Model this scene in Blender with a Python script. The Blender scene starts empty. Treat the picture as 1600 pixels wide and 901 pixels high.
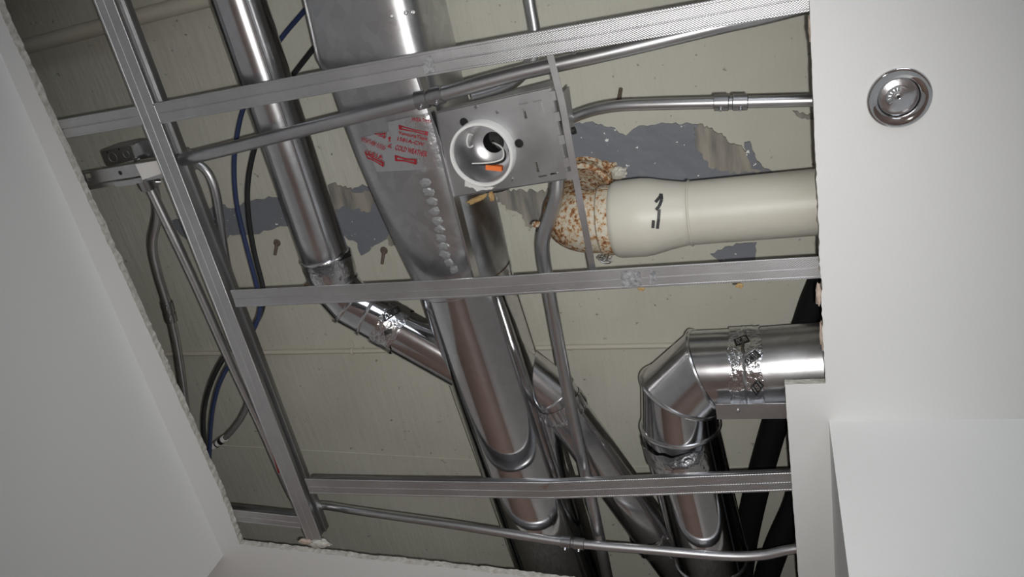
import bpy, bmesh, math, random
from mathutils import Vector, Matrix, noise
from mathutils.bvhtree import BVHTree
from mathutils.geometry import tessellate_polygon
random.seed(7)
S = bpy.context.scene
C = S.collection

# ------------------------------------------------------------------ camera
F, CX, CY = 1270.0, 800.0, 450.5            # focal length and centre for a 1600 x 901 frame
EYE = Vector((0, 0, 1.55))
AX = Vector((0.94674347, -0.05966975, -0.31641163))   # room axes seen from the camera (right, down, forward)
AY = Vector((0.19218672, 0.89315746, 0.40661286))
AZ = Vector((0.25834292, -0.44576818, 0.85705873))
cd = bpy.data.cameras.new('camera'); cam = bpy.data.objects.new('camera', cd); C.objects.link(cam)
cd.sensor_width = 36; cd.lens = 36 * F / 1600; cd.clip_start = 0.01
right = Vector((AX.x, AY.x, AZ.x)); down = Vector((AX.y, AY.y, AZ.y)); fwd = Vector((AX.z, AY.z, AZ.z))
m = Matrix((right, -down, -fwd)).transposed().to_4x4(); m.translation = EYE
cam.matrix_world = m
S.camera = cam

# ------------------------------------------------------------------ world, lights, exposure
S.view_settings.view_transform = 'Standard'; S.view_settings.look = 'None'
S.view_settings.exposure = 0.0; S.view_settings.gamma = 1.0; S.view_settings.use_curve_mapping = False
w = bpy.data.worlds.new('world'); S.world = w; w.use_nodes = True
w.node_tree.nodes['Background'].inputs[0].default_value = (0.9, 0.95, 1, 1)
w.node_tree.nodes['Background'].inputs[1].default_value = 0.02

def light(name, kind, loc, energy, color, size, rot=(0, 0, 0), size_y=None):
    d = bpy.data.lights.new(name, kind); o = bpy.data.objects.new(name, d); C.objects.link(o)
    o.location = loc; o.rotation_euler = rot; d.energy = energy; d.color = color
    if kind == 'AREA':
        d.size = size
        if size_y: d.shape = 'RECTANGLE'; d.size_y = size_y
    else: d.shadow_soft_size = size
    return o
flash_at = EYE + right * 0.022 + down * 0.020 - fwd * 0.004
fl = light('phone_flash', 'SPOT', flash_at, 33, (1.0, 0.99, 0.965), 0.006)
fl.rotation_euler = cam.matrix_world.to_euler(); fl.data.spot_size = math.radians(84); fl.data.spot_blend = 1.0
light('window_daylight', 'AREA', (1.2, -2.46, 1.45), 4, (0.86, 0.92, 1.0), 1.5, (math.radians(90), 0, 0), 1.3)
light('added_hall_fill', 'AREA', (-1.0, 2.9, 2.53), 12, (0.93, 0.95, 1.0), 0.55)  # added fill for the unseen hall, so its floor shows bright in the ducts

# ------------------------------------------------------------------ helpers
def P(u, v, h=1.0):
    """world point at height h above the lens seen at photo pixel (u, v)"""
    r = Vector((u - CX, v - CY, F)); q = Vector((r.dot(AX), r.dot(AY), r.dot(AZ)))
    return EYE + q * (h / q.z)
def ray(u, v):
    r = Vector((u - CX, v - CY, F)); return Vector((r.dot(AX), r.dot(AY), r.dot(AZ))).normalized()

ORG = {}
class MB:
    def __init__(s): s.v = []; s.f = []; s.m = []
    def add(s, vs, fs, mi=0):
        b = len(s.v); s.v += [Vector(x) for x in vs]
        for f in fs: s.f.append([i + b for i in f]); s.m.append(mi)
        return s
    def box(s, c, ax, ay, az, mi=0):
        """centre and three half-axis vectors"""
        c = Vector(c); ax = Vector(ax); ay = Vector(ay); az = Vector(az)
        vs = [c + ax*i + ay*j + az*k for k in (-1, 1) for j in (-1, 1) for i in (-1, 1)]
        fs = [(0,2,3,1),(4,5,7,6),(0,1,5,4),(2,6,7,3),(0,4,6,2),(1,3,7,5)]
        return s.add(vs, fs, mi)
    def tube(s, pts, r, n=16, caps=True, mi=0, start=None):
        rings = rings_of(pts, r, n, start); return s.loft(rings, caps, mi)
    def loft(s, rings, caps=True, mi=0):
        n = len(rings[0]); vs = [p for R in rings for p in R]; fs = []
        for i in range(len(rings) - 1):
            for j in range(n):
                a = i*n + j; b = i*n + (j+1) % n
                fs.append((a, b, b+n, a+n))
        if caps:
            fs.append(tuple(reversed(range(n)))); fs.append(tuple((len(rings)-1)*n + j for j in range(n)))
        return s.add(vs, fs, mi)
    def ring(s, c, axis, r, t, n=28, k=8, mi=0):
        """torus"""
        axis = Vector(axis).normalized(); u = axis.orthogonal().normalized(); w_ = axis.cross(u)
        rr = []
        for i in range(n):
            a = 2*math.pi*i/n; d = u*math.cos(a) + w_*math.sin(a)
            rr.append([Vector(c) + d*(r + t*math.cos(b)) + axis*t*math.sin(b) for b in [2*math.pi*j/k for j in range(k)]])
        rr.append(rr[0]); return s.loft(rr, False, mi)
    def lathe(s, c, axis, prof, n=32, mi=0):
        """profile of (radius, along) pairs"""
        axis = Vector(axis).normalized(); u = axis.orthogonal().normalized(); w_ = axis.cross(u)
        rr = [[Vector(c) + (u*math.cos(2*math.pi*i/n) + w_*math.sin(2*math.pi*i/n))*r + axis*z for i in range(n)] for r, z in prof]
        return s.loft(rr, False, mi)
    def poly(s, pts, nrm, t, mi=0):
        """flat outline extruded by t along nrm"""
        nrm = Vector(nrm); tri = tessellate_polygon([pts]); n = len(pts)
        vs = list(pts) + [p + nrm*t for p in pts]
        fs = [tuple(x) for x in tri] + [tuple(i + n for i in reversed(x)) for x in tri]
        fs += [(i, (i+1) % n, (i+1) % n + n, i + n) for i in range(n)]
        return s.add(vs, fs, mi)

def rings_of(pts, r, n=16, start=None):
    pts = [Vector(p) for p in pts]; N = len(pts); rings = []
    rad = r if isinstance(r, (list, tuple)) else [r]*N
    t = [(pts[i+1] - pts[i]).normalized() for i in range(N-1)]
    u = (start - t[0]*start.dot(t[0])).normalized() if start else t[0].orthogonal().normalized()
    for i in range(N):
        ti = t[min(i, N-2)] if i == 0 or i == N-1 else t[i-1]
        if i: u = (u - ti*u.dot(ti)).normalized()
        w_ = ti.cross(u)
        nn = (t[i-1] + t[i]).normalized() if 0 < i < N-1 else ti
        R = []
        for j in range(n):
            a = 2*math.pi*j/n; d = (u*math.cos(a) + w_*math.sin(a))*rad[i]
            d -= ti*(d.dot(nn)/ti.dot(nn)); R.append(pts[i] + d)
        rings.append(R)
    return rings

def smooth(pts, k=6):
    pts = [Vector(p) for p in pts]; out = []
    for i in range(len(pts)-1):
        a = pts[max(i-1, 0)]; b = pts[i]; c = pts[i+1]; d = pts[min(i+2, len(pts)-1)]
        for j in range(k):
            t = j/k
            out.append(0.5*((2*b) + (c-a)*t + (2*a-5*b+4*c-d)*t*t + (3*b-a-3*c+d)*t**3))
    out.append(pts[-1]); return out

def build(name, mb, mat, parent=None, sm=True, org=None, sharp=35):
    if org is None: org = ORG[parent.name] if parent else sum(mb.v, Vector())/len(mb.v)
    me = bpy.data.meshes.new(name)
    me.from_pydata([v - org for v in mb.v], [], mb.f)
    mats = mat if isinstance(mat, (list, tuple)) else [mat]
    for x in mats: me.materials.append(x)
    if len(mats) > 1: me.polygons.foreach_set('material_index', mb.m)
    bm = bmesh.new(); bm.from_mesh(me); bmesh.ops.recalc_face_normals(bm, faces=bm.faces)
    if sm:
        for f in bm.faces: f.smooth = True
        for e in bm.edges:
            if len(e.link_faces) == 2 and e.calc_face_angle(0) > math.radians(sharp): e.smooth = False
    bm.to_mesh(me); bm.free()
    o = bpy.data.objects.new(name, me); C.objects.link(o)
    if parent: o.parent = parent
    else: o.location = org
    ORG[o.name] = org
    return o
def thing(name, label, cat, org, group=None):
    o = bpy.data.objects.new(name, None); C.objects.link(o); o.location = org; o.empty_display_size = 0.05
    ORG[o.name] = Vector(org); o['label'] = label; o['category'] = cat
    if group: o['group'] = group
    return o
def tag(o, label, cat, group=None):
    o['label'] = label; o['category'] = cat
    if group: o['group'] = group
    return o
def structure(o): o['kind'] = 'structure'; return o
def cut(o, cutter):
    """cut real holes out of an object with a temporary boolean"""
    me = bpy.data.meshes.new('cutter'); me.from_pydata([v - ORG[o.name] for v in cutter.v], [], cutter.f)
    b = bmesh.new(); b.from_mesh(me); bmesh.ops.recalc_face_normals(b, faces=b.faces); b.to_mesh(me); b.free()
    co = bpy.data.objects.new('cutter', me); C.objects.link(co); co.matrix_world = Matrix.Translation(ORG[o.name])
    md = o.modifiers.new('cut', 'BOOLEAN'); md.operation = 'DIFFERENCE'; md.object = co; md.solver = 'EXACT'
    bpy.context.view_layer.update()
    dg = bpy.context.evaluated_depsgraph_get(); new = bpy.data.meshes.new_from_object(o.evaluated_get(dg))
    o.modifiers.clear(); old = o.data; o.data = new; new.name = o.name
    bpy.data.objects.remove(co); bpy.data.meshes.remove(me); bpy.data.meshes.remove(old)
def bvh(objs):
    vs, fs = [], []
    for o in objs:
        b = len(vs); vs += [v.co + ORG[o.name] for v in o.data.vertices]
        fs += [[i + b for i in p.vertices] for p in o.data.polygons]
    return BVHTree.FromPolygons(vs, fs)
def hit(tree, u, v, off=0.0012):
    loc, nrm, i, d = tree.ray_cast(EYE, ray(u, v))
    if loc is None: return None
    if nrm.dot(ray(u, v)) > 0: nrm = -nrm
    return loc + nrm*off
def wrap_patch(tree, q, nu, nv, off=0.0012, wob=0.0, thick=True):
    """sheet laid on a surface; q = four corner pixels a,b,c,d round the sheet"""
    mb = MB(); g = []
    for j in range(nv+1):
        for i in range(nu+1):
            s, t = i/nu, j/nv
            u = (q[0][0]*(1-s)+q[1][0]*s)*(1-t) + (q[3][0]*(1-s)+q[2][0]*s)*t
            v = (q[0][1]*(1-s)+q[1][1]*s)*(1-t) + (q[3][1]*(1-s)+q[2][1]*s)*t
            p = hit(tree, u, v, off + (wob*random.random() if wob else 0))
            g.append(p)
    W_ = nu+1; idx = {}; vs = []
    for k, p in enumerate(g):
        if p is not None: idx[k] = len(vs); vs.append(p)
    fs = []
    for j in range(nv):
        for i in range(nu):
            k = [j*W_+i, j*W_+i+1, (j+1)*W_+i+1, (j+1)*W_+i]
            if all(x in idx for x in k):
                c = [vs[idx[x]] for x in k]
                if max((c[a]-c[b]).length for a in range(4) for b in range(a)) < 0.06: fs.append([idx[x] for x in k])
    mb.add(vs, fs); return mb
_txt = {}
def text2d(s):
    if s not in _txt:
        cu = bpy.data.curves.new('lettering', 'FONT'); cu.body = s; cu.resolution_u = 3; cu.offset = 0.018
        o = bpy.data.objects.new('lettering', cu); C.objects.link(o); bpy.context.view_layer.update()
        me = o.to_mesh(); vs = [(v.co.x, v.co.y) for v in me.vertices]; fs = [tuple(p.vertices) for p in me.polygons]
        o.to_mesh_clear(); bpy.data.objects.remove(o); bpy.data.curves.remove(cu)
        x0 = min(v[0] for v in vs); x1 = max(v[0] for v in vs); y0 = min(v[1] for v in vs); y1 = max(v[1] for v in vs)
        _txt[s] = ([((v[0]-x0)/(x1-x0), (v[1]-y0)/(y1-y0)) for v in vs], fs)
    return _txt[s]
def wrap_text(tree, s, q, off=0.0022, mb=None):
    """lettering laid on a surface; q = pixels of its top-left, top-right, bottom-right, bottom-left"""
    mb = mb or MB(); vs, fs = text2d(s); out = []; ok = []
    for x, y in vs:
        t = 1 - y
        u = (q[0][0]*(1-x)+q[1][0]*x)*(1-t) + (q[3][0]*(1-x)+q[2][0]*x)*t
        v = (q[0][1]*(1-x)+q[1][1]*x)*(1-t) + (q[3][1]*(1-x)+q[2][1]*x)*t
        p = hit(tree, u, v, off); ok.append(p is not None); out.append(p or Vector())
    fs2 = [f for f in fs if all(ok[i] for i in f)]
    used = sorted({i for f in fs2 for i in f}); mp = {i: k for k, i in enumerate(used)}
    mb.add([out[i] for i in used], [[mp[i] for i in f] for f in fs2]); return mb
def jag(pts, step=5, amp=3.0, seed=0):
    """ragged outline through pixel points"""
    rnd = random.Random(seed); out = []
    for i in range(len(pts)):
        a = Vector(pts[i]); b = Vector(pts[(i+1) % len(pts)]); L = (b-a).length; k = max(1, int(L/step))
        n = Vector((-(b-a).y, (b-a).x)).normalized() if L else Vector((0, 0))
        for j in range(k):
            out.append(a.lerp(b, j/k) + n*rnd.uniform(-amp, amp)*(0.3 if j == 0 else 1))
    return out

# ------------------------------------------------------------------ materials
def mat(name, col, rough=0.5, metal=0.0, spec=0.5):
    x = bpy.data.materials.new(name); x.use_nodes = True
    b = x.node_tree.nodes['Principled BSDF']
    b.inputs['Base Color'].default_value = (*col, 1); b.inputs['Roughness'].default_value = rough
    b.inputs['Metallic'].default_value = metal; b.inputs['Specular IOR Level'].default_value = spec
    return x
def nodes(x): return x.node_tree.nodes, x.node_tree.links, x.node_tree.nodes['Principled BSDF']
def coords(x, scale=(1, 1, 1), rot=(0, 0, 0)):
    n, l, b = nodes(x); tc = n.new('ShaderNodeTexCoord'); mp = n.new('ShaderNodeMapping')
    mp.inputs['Scale'].default_value = scale; mp.inputs['Rotation'].default_value = rot
    l.new(tc.outputs['Object'], mp.inputs[0]); return mp.outputs[0]
def tex_noise(x, vec, scale, detail=4, rough=0.55):
    n, l, b = nodes(x); t = n.new('ShaderNodeTexNoise'); t.inputs['Scale'].default_value = scale
    t.inputs['Detail'].default_value = detail; t.inputs['Roughness'].default_value = rough
    l.new(vec, t.inputs['Vector']); return t.outputs['Fac']
def tex_vor(x, vec, scale, out='Color', feature='F1'):
    n, l, b = nodes(x); t = n.new('ShaderNodeTexVoronoi'); t.inputs['Scale'].default_value = scale; t.feature = feature
    l.new(vec, t.inputs['Vector']); return t.outputs[out]
def ramp(x, fac, stops):
    n, l, b = nodes(x); r = n.new('ShaderNodeValToRGB'); e = r.color_ramp.elements
    e[0].position, e[0].color = stops[0][0], (*stops[0][1], 1); e[1].position, e[1].color = stops[-1][0], (*stops[-1][1], 1)
    for p, c in stops[1:-1]: k = e.new(p); k.color = (*c, 1)
    l.new(fac, r.inputs[0]); return r.outputs[0]
def bump(x, height, dist=0.002, strength=0.5, prev=None):
    n, l, b = nodes(x); u = n.new('ShaderNodeBump'); u.inputs['Distance'].default_value = dist; u.inputs['Strength'].default_value = strength
    l.new(height, u.inputs['Height'])
    if prev: l.new(prev, u.inputs['Normal'])
    l.new(u.outputs[0], b.inputs['Normal']); return u.outputs[0]
def mathn(x, op, a, b_=None):
    n, l, b = nodes(x); t = n.new('ShaderNodeMath'); t.operation = op
    for i, k in enumerate((a, b_)):
        if k is None: continue
        if isinstance(k, (int, float)): t.inputs[i].default_value = k
        else: l.new(k, t.inputs[i])
    return t.outputs[0]
def setc(x, out, sock='Base Color'): n, l, b = nodes(x); l.new(out, b.inputs[sock])
def g(v): return (v, v, v)

paint = mat('white_wall_paint', (0.75, 0.75, 0.735), 0.55)
bump(paint, tex_noise(paint, coords(paint), 260, 3), 0.0006, 0.35)
paint2 = mat('white_ceiling_paint', (0.79, 0.79, 0.78), 0.55)
bump(paint2, tex_noise(paint2, coords(paint2), 300, 3), 0.0005, 0.3)
gyp = mat('raw_gypsum', (0.62, 0.60, 0.55), 0.9)
_n = tex_noise(gyp, coords(gyp), 120, 5); setc(gyp, ramp(gyp, _n, [(0.3, (0.44, 0.41, 0.36)), (0.7, (0.70, 0.68, 0.63))])); bump(gyp, _n, 0.003, 0.8)
paper = mat('torn_paper', (0.62, 0.50, 0.42), 0.9)
bump(paper, tex_noise(paper, coords(paper), 300, 4), 0.002, 0.7)
slabm = mat('painted_concrete', (0.50, 0.47, 0.40), 0.75)
_v = coords(slabm, (60, 7, 1), (0, 0, 0.10)); _st = tex_noise(slabm, _v, 1.0, 4)
_bl = tex_noise(slabm, coords(slabm), 5, 4); _sp = tex_noise(slabm, coords(slabm), 90, 2)
_c = ramp(slabm, _bl, [(0.3, (0.51, 0.50, 0.425)), (0.7, (0.58, 0.57, 0.495))])
_pit = ramp(slabm, _sp, [(0.22, g(0.45)), (0.30, g(1.0))])
n_, l_, b_ = nodes(slabm); _mx = n_.new('ShaderNodeMix'); _mx.data_type = 'RGBA'; _mx.blend_type = 'MULTIPLY'; _mx.inputs[0].default_value = 1
l_.new(_c, _mx.inputs[6]); l_.new(_pit, _mx.inputs[7]); l_.new(_mx.outputs[2], b_.inputs['Base Color'])
_b1 = bump(slabm, _st, 0.004, 0.45); bump(slabm, _sp, 0.002, 0.25, _b1)
pipem = mat('cream_pipe_paint', (0.56, 0.53, 0.45), 0.5)
bump(pipem, tex_noise(pipem, coords(pipem), 60, 3), 0.001, 0.3)

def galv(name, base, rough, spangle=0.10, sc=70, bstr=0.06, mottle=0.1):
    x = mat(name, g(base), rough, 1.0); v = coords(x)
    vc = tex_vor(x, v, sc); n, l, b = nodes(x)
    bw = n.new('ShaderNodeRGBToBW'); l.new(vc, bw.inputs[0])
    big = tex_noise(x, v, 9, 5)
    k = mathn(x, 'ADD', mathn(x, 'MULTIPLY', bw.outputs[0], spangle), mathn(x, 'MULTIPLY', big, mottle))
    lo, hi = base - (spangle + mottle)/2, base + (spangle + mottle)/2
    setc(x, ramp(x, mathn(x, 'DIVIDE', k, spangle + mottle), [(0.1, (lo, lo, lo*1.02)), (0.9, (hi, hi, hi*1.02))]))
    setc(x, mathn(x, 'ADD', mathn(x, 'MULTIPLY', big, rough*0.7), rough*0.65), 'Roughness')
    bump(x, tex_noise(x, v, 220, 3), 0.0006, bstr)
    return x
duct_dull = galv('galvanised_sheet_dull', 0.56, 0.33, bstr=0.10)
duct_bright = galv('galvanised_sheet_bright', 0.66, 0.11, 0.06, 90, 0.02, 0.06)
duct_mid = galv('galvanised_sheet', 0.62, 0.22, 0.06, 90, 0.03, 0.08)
seam_m = galv('galvanised_seam', 0.66, 0.24, 0.04, 90, 0.03, 0.05)
emt = galv('conduit_steel', 0.56, 0.36, 0.03, 60, 0.04, 0.10)
platem = galv('zinc_plate', 0.44, 0.46, 0.03, 40, 0.05, 0.16)
foil = galv('foil_tape', 0.72, 0.16, 0.05, 120, 0.3, 0.05)
bump(foil, tex_noise(foil, coords(foil), 60, 4), 0.006, 0.5)
tee = galv('knurled_steel', 0.60, 0.42, 0.03, 60, 0.02, 0.10)
def knurl(x):
    n, l, b = nodes(x); v = coords(x); sp = n.new('ShaderNodeSeparateXYZ'); l.new(v, sp.inputs[0])
    a = mathn(x, 'SINE', mathn(x, 'MULTIPLY', sp.outputs[0], 1800)); c = mathn(x, 'SINE', mathn(x, 'MULTIPLY', sp.outputs[1], 2400))
    bump(x, mathn(x, 'MULTIPLY', a, c), 0.0003, 0.5)
knurl(tee)
web_m = galv('tee_web_steel', 0.40, 0.35, 0.03, 60, 0.02, 0.08)
barm = galv('hanger_bar_steel', 0.55, 0.42, 0.03, 60, 0.02, 0.08)
chrome = mat('chrome', (0.72, 0.72, 0.72), 0.05, 1.0)
chrome_d = galv('sprinkler_metal', 0.72, 0.22, 0.04, 300, 0.3, 0.08)
black = mat('black_rubber', (0.006, 0.006, 0.007), 0.75, 0, 0.2)
blackc = mat('black_cable_jacket', (0.02, 0.02, 0.022), 0.35)
bluec = mat('blue_cable_jacket', (0.024, 0.038, 0.10), 0.38)
greyc = mat('grey_cable_jacket', (0.16, 0.16, 0.16), 0.3)
whitep = mat('white_plastic', (0.72, 0.72, 0.70), 0.45)
whitel = mat('white_sticker', (0.78, 0.76, 0.74), 0.5)
orange = mat('orange_plastic', (0.85, 0.20, 0.05), 0.4)
redp = mat('red_print', (0.30, 0.008, 0.018), 0.5)
blackp = mat('black_print', (0.012, 0.012, 0.012), 0.5)
darkm = mat('dark_socket_and_hole_shade', (0.012, 0.012, 0.012), 0.6)
cream = mat('cream_cast_iron_paint', (0.56, 0.54, 0.47), 0.45)
bump(cream, tex_noise(cream, coords(cream), 45, 4), 0.002, 0.35)
rust = mat('rusty_cast_iron_paint', (0.6, 0.55, 0.45), 0.7)
_v = coords(rust); _a = tex_noise(rust, _v, 150, 6, 0.70); _b = tex_noise(rust, _v, 11, 3)
_k = mathn(rust, 'ADD', _a, mathn(rust, 'MULTIPLY', _b, 0.45))
setc(rust, ramp(rust, _k, [(0.62, (0.56, 0.53, 0.45)), (0.73, (0.52, 0.43, 0.30)), (0.765, (0.40, 0.20, 0.07)), (0.84, (0.17, 0.06, 0.022)), (0.95, (0.07, 0.03, 0.015))]))
bump(rust, _a, 0.004, 0.5)
sealer = mat('dried_clear_sealer', (0.43, 0.44, 0.45), 0.5, 0.75)
rustd0 = mat('dark_rust_scab', (0.10, 0.05, 0.025), 0.8)
brown = mat('brown_foam_drip', (0.45, 0.30, 0.13), 0.6)
seal = mat('grey_sealant', (0.20, 0.21, 0.235), 0.5)
_v = coords(seal); _s = tex_noise(seal, _v, 110, 2); _s2 = tex_noise(seal, coords(seal), 14, 3)
_c1 = ramp(seal, mathn(seal, 'ADD', _s, mathn(seal, 'MULTIPLY', _s2, 0.35)), [(0.885, (0.19, 0.20, 0.225)), (0.90, (0.85, 0.85, 0.84))])
setc(seal, _c1); bump(seal, _s2, 0.01, 0.6)
seal2 = mat('grey_brown_sealant_streaks', (0.25, 0.23, 0.20), 0.8)
_s = tex_noise(seal2, coords(seal2, (55, 9, 1)), 1.0, 5); setc(seal2, ramp(seal2, _s, [(0.35, (0.17, 0.165, 0.155)), (0.65, (0.36, 0.33, 0.28))])); bump(seal2, _s, 0.004, 0.6)
floorm = mat('brown_plank_floor', (0.30, 0.185, 0.14), 0.45)
_s = tex_noise(floorm, coords(floorm, (2, 18, 1)), 2.0, 4); setc(floorm, ramp(floorm, _s, [(0.3, (0.27, 0.185, 0.150)), (0.7, (0.33, 0.235, 0.195))]))
tapem = bpy.data.materials.new('clear_printed_tape'); tapem.use_nodes = True
_b = tapem.node_tree.nodes['Principled BSDF']; _b.inputs['Base Color'].default_value = (0.62, 0.62, 0.64, 1); _b.inputs['Roughness'].default_value = 0.22; _b.inputs['Metallic'].default_value = 0.85
bump(tapem, tex_noise(tapem, coords(tapem), 55, 4), 0.004, 0.35)
glow = mat('added_panel_diffuser', (0.9, 0.9, 0.9), 0.5)
_b = glow.node_tree.nodes['Principled BSDF']; _b.inputs['Emission Color'].default_value = (1, 0.95, 0.88, 1); _b.inputs['Emission Strength'].default_value = 6
sky_glass = mat('daylit_window_pane', (0.8, 0.85, 0.9), 0.2)
_b = sky_glass.node_tree.nodes['Principled BSDF']; _b.inputs['Emission Color'].default_value = (0.86, 0.92, 1, 1); _b.inputs['Emission Strength'].default_value = 3.5

CEIL, SLAB = 1.0, 1.24         # heights above the lens
GY = 0.0127                    # board thickness
Zc = EYE.z + CEIL; Zs = EYE.z + SLAB

# ------------------------------------------------------------------ setting
def quad_wall(name, a, b, z0, z1, t, nrm, m_=paint):
    a = Vector((*a, 0)); b = Vector((*b, 0)); n = Vector((*nrm, 0)); mb = MB()
    mb.poly([a + Vector((0, 0, z0)), b + Vector((0, 0, z0)), b + Vector((0, 0, z1)), a + Vector((0, 0, z1))], -n, t)
    return structure(build(name, mb, m_, sm=False))
XL = -1.087
mb = MB(); mb.box((XL - 1.3, -0.739, Zc/2), (1.3, 0, 0), (0, 1.761, 0), (0, 0, Zc/2))
structure(build('wall_left', mb, paint, sm=False))
quad_wall('wall_hall', (-3.6, 1.0), (-3.6, 4.6), 0, Zc, 0.1, (1, 0))
quad_wall('wall_end', (-3.7, 4.6), (0.15, 4.6), 0, Zc, 0.1, (0, -1))
mb = MB(); mb.box((1.4245, 0.708 + 1.95, Zc/2), (1.376, 0, 0), (0, 1.95, 0), (0, 0, Zc/2))
structure(build('wall_right', mb, paint, sm=False))
quad_wall('wall_far', (2.8, -2.5), (2.8, 0.71), 0, Zc, 0.1, (-1, 0))
# back wall with a window behind the camera
mb = MB()
for x0, x1, z0, z1 in ((XL, 0.2, 0, Zc), (1.8, 2.8, 0, Zc), (0.2, 1.8, 0, 0.75), (0.2, 1.8, 2.15, Zc)):
    mb.box(((x0+x1)/2, -2.55, (z0+z1)/2), ((x1-x0)/2, 0, 0), (0, 0.05, 0), (0, 0, (z1-z0)/2))
structure(build('wall_back', mb, paint, sm=False))
wn = MB(); wn.box((1.0, -2.56, 1.45), (0.8, 0, 0), (0, 0.006, 0), (0, 0, 0.7))
wo = structure(build('window_1', wn, sky_glass, sm=False))
fr = MB()
for x in (0.22, 1.0, 1.78): fr.box((x, -2.53, 1.45), (0.02, 0, 0), (0, 0.02, 0), (0, 0, 0.7))
for z in (0.77, 2.13): fr.box((1.0, -2.53, z), (0.8, 0, 0), (0, 0.02, 0), (0, 0, 0.02))
build('window_frame', fr, whitep, wo, sm=False)
mb = MB(); mb.box((-0.4, 1.05, -0.05), (3.3, 0, 0), (0, 3.65, 0), (0, 0, 0.05))
structure(build('floor', mb, floorm, sm=False))
# plaster board ceiling with the ragged opening
op = [(-1.058, -0.34), (0.046, -0.34), (0.046, 0.144), (0.0455, 0.329), (0.046, 0.647), (-0.0065, 0.647), (-0.005, 1.0), (-0.004, 1.075), (-0.482, 1.030), (-0.728, 1.013), (-0.877, 1.001), (-1.035, 0.989), (-1.028, 0.868), (-1.037, 0.426), (-1.047, 0.181), (-1.054, -0.008)]
rnd = random.Random(3); lo, hi = [], []
for i in range(len(op)):
    a = Vector(op[i]); b = Vector(op[(i+1) % len(op)]); L = (b-a).length; k = max(1, int(L/0.006))
    nrm2 = Vector((-(b-a).y, (b-a).x)).normalized()
    clean = a.x > -0.1 and b.x > -0.1 and i not in (3,)
    for j in range(k):
        p = a.lerp(b, j/k); s = 0.0 if j == 0 else (0.3 if clean else 1)
        lo.append(p + nrm2*(rnd.uniform(-0.0009, 0.0009)*s + 0.0015*s*noise.noise(Vector((p.x*25, p.y*25, 0)))))
        hi.append(p + nrm2*(rnd.uniform(-0.0013, 0.0013)*s + 0.0025*s*noise.noise(Vector((p.x*30, p.y*30, 5)))))
mid = [l.lerp(h, 0.4) + Vector((rnd.uniform(-.0006, .0006), rnd.uniform(-.0006, .0006))) for l, h in zip(lo, hi)]
outer = [(-3.8, -3.2), (3.2, -3.2), (3.2, 4.8), (-3.8, 4.8)]
def loop3(pts, z): return [Vector((p[0], p[1], z)) for p in pts]
_s = P(1405, 153, CEIL); spk = [(_s.x + 0.0255*math.cos(2*math.pi*i/32), _s.y + 0.0255*math.sin(2*math.pi*i/32)) for i in range(32)]
mb = MB(); n = len(lo)
mb.add(loop3(spk, Zc) + loop3(spk, Zc + GY), [(i, (i+1) % 32, (i+1) % 32 + 32, i + 32) for i in range(32)], 1)
for z, ring_, mi in ((Zc, lo, 0), (Zc + GY, hi, 1)):
    o3, h3, s3 = loop3(outer, z), loop3(ring_, z), loop3(spk, z); tri = tessellate_polygon([o3, h3, s3])
    mb.add(o3 + h3 + s3, [tuple(t) for t in tri], mi)
for r0, z0, r1, z1 in ((lo, Zc, mid, Zc + GY*0.5), (mid, Zc + GY*0.5, hi, Zc + GY)):
    mb.add(loop3(r0, z0) + loop3(r1, z1), [(i, (i+1) % n, (i+1) % n + n, i + n) for i in range(n)], 1)
ceil = structure(build('ceiling', mb, [paint2, gyp], sm=False))
def lump(name, u, v, h, sx, sy, sz, m_, parent, seed=0, rz=0.0):
    bm = bmesh.new(); bmesh.ops.create_icosphere(bm, subdivisions=3, radius=1)
    c = P(u, v, h); mb = MB(); vs = []
    for q in bm.verts:
        k = 1 + 0.5*noise.noise(q.co*1.7 + Vector((seed*3.1, 0, 0))) + 0.25*noise.noise(q.co*4 + Vector((seed, 2, 0)))
        p = Vector((q.co.x*sx*k, q.co.y*sy*k, q.co.z*sz*k)); p.rotate(Matrix.Rotation(rz, 3, 'Z')); vs.append(c + p)
    mb.add(vs, [[x.index for x in f.verts] for f in bm.faces]); bm.free()
    return build(name, mb, m_, parent)
lump('torn_paper', 1279, 460, 1.008, 0.004, 0.016, 0.006, paper, ceil, 1)
lump('torn_paper', 1284, 525, 1.008, 0.003, 0.020, 0.006, paper, ceil, 2)
lump('torn_paper', 1267, 45, 1.008, 0.003, 0.014, 0.006, paper, ceil, 3)
lump('gypsum_lump', 500, 848, 1.012, 0.022, 0.008, 0.006, gyp, ceil, 4)
lump('torn_paper', 478, 845, 1.013, 0.013, 0.006, 0.004, paper, ceil, 5)
# slab above
mb = MB(); mb.box((-0.2, 0.8, Zs + 0.06), (3.7, 0, 0), (0, 4.1, 0), (0, 0, 0.06))
slab = structure(build('ceiling_slab', mb, slabm, sm=False))
def smear(name, pts, m_, t=0.003, step=5, amp=3, seed=0):
    q = [P(u, v, SLAB) for u, v in jag(pts, step, amp, seed)]
    mb = MB(); mb.poly(q, Vector((0, 0, -1)), t); return build(name, mb, m_, slab, sm=False)
smear('sealant_smear', [(862, 212), (885, 196), (920, 190), (955, 198), (978, 212), (986, 205), (998, 196), (1012, 197), (1040, 192), (1098, 193), (1125, 240), (1180, 262), (1232, 270), (1226, 280), (1160, 300), (1000, 330), (900, 330), (862, 290)], seal, 0.004, 5, 2.0, 1)
smear('sealant_streak', [(1085, 196), (1105, 196), (1130, 212), (1160, 232), (1186, 256), (1195, 268), (1150, 270), (1110, 262), (1088, 230)], seal2, 0.005, 4, 4, 2)
smear('sealant_spur', [(1163, 222), (1172, 220), (1180, 245), (1196, 266), (1175, 262), (1166, 240)], seal, 0.0055, 5, 1.5, 3)
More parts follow.
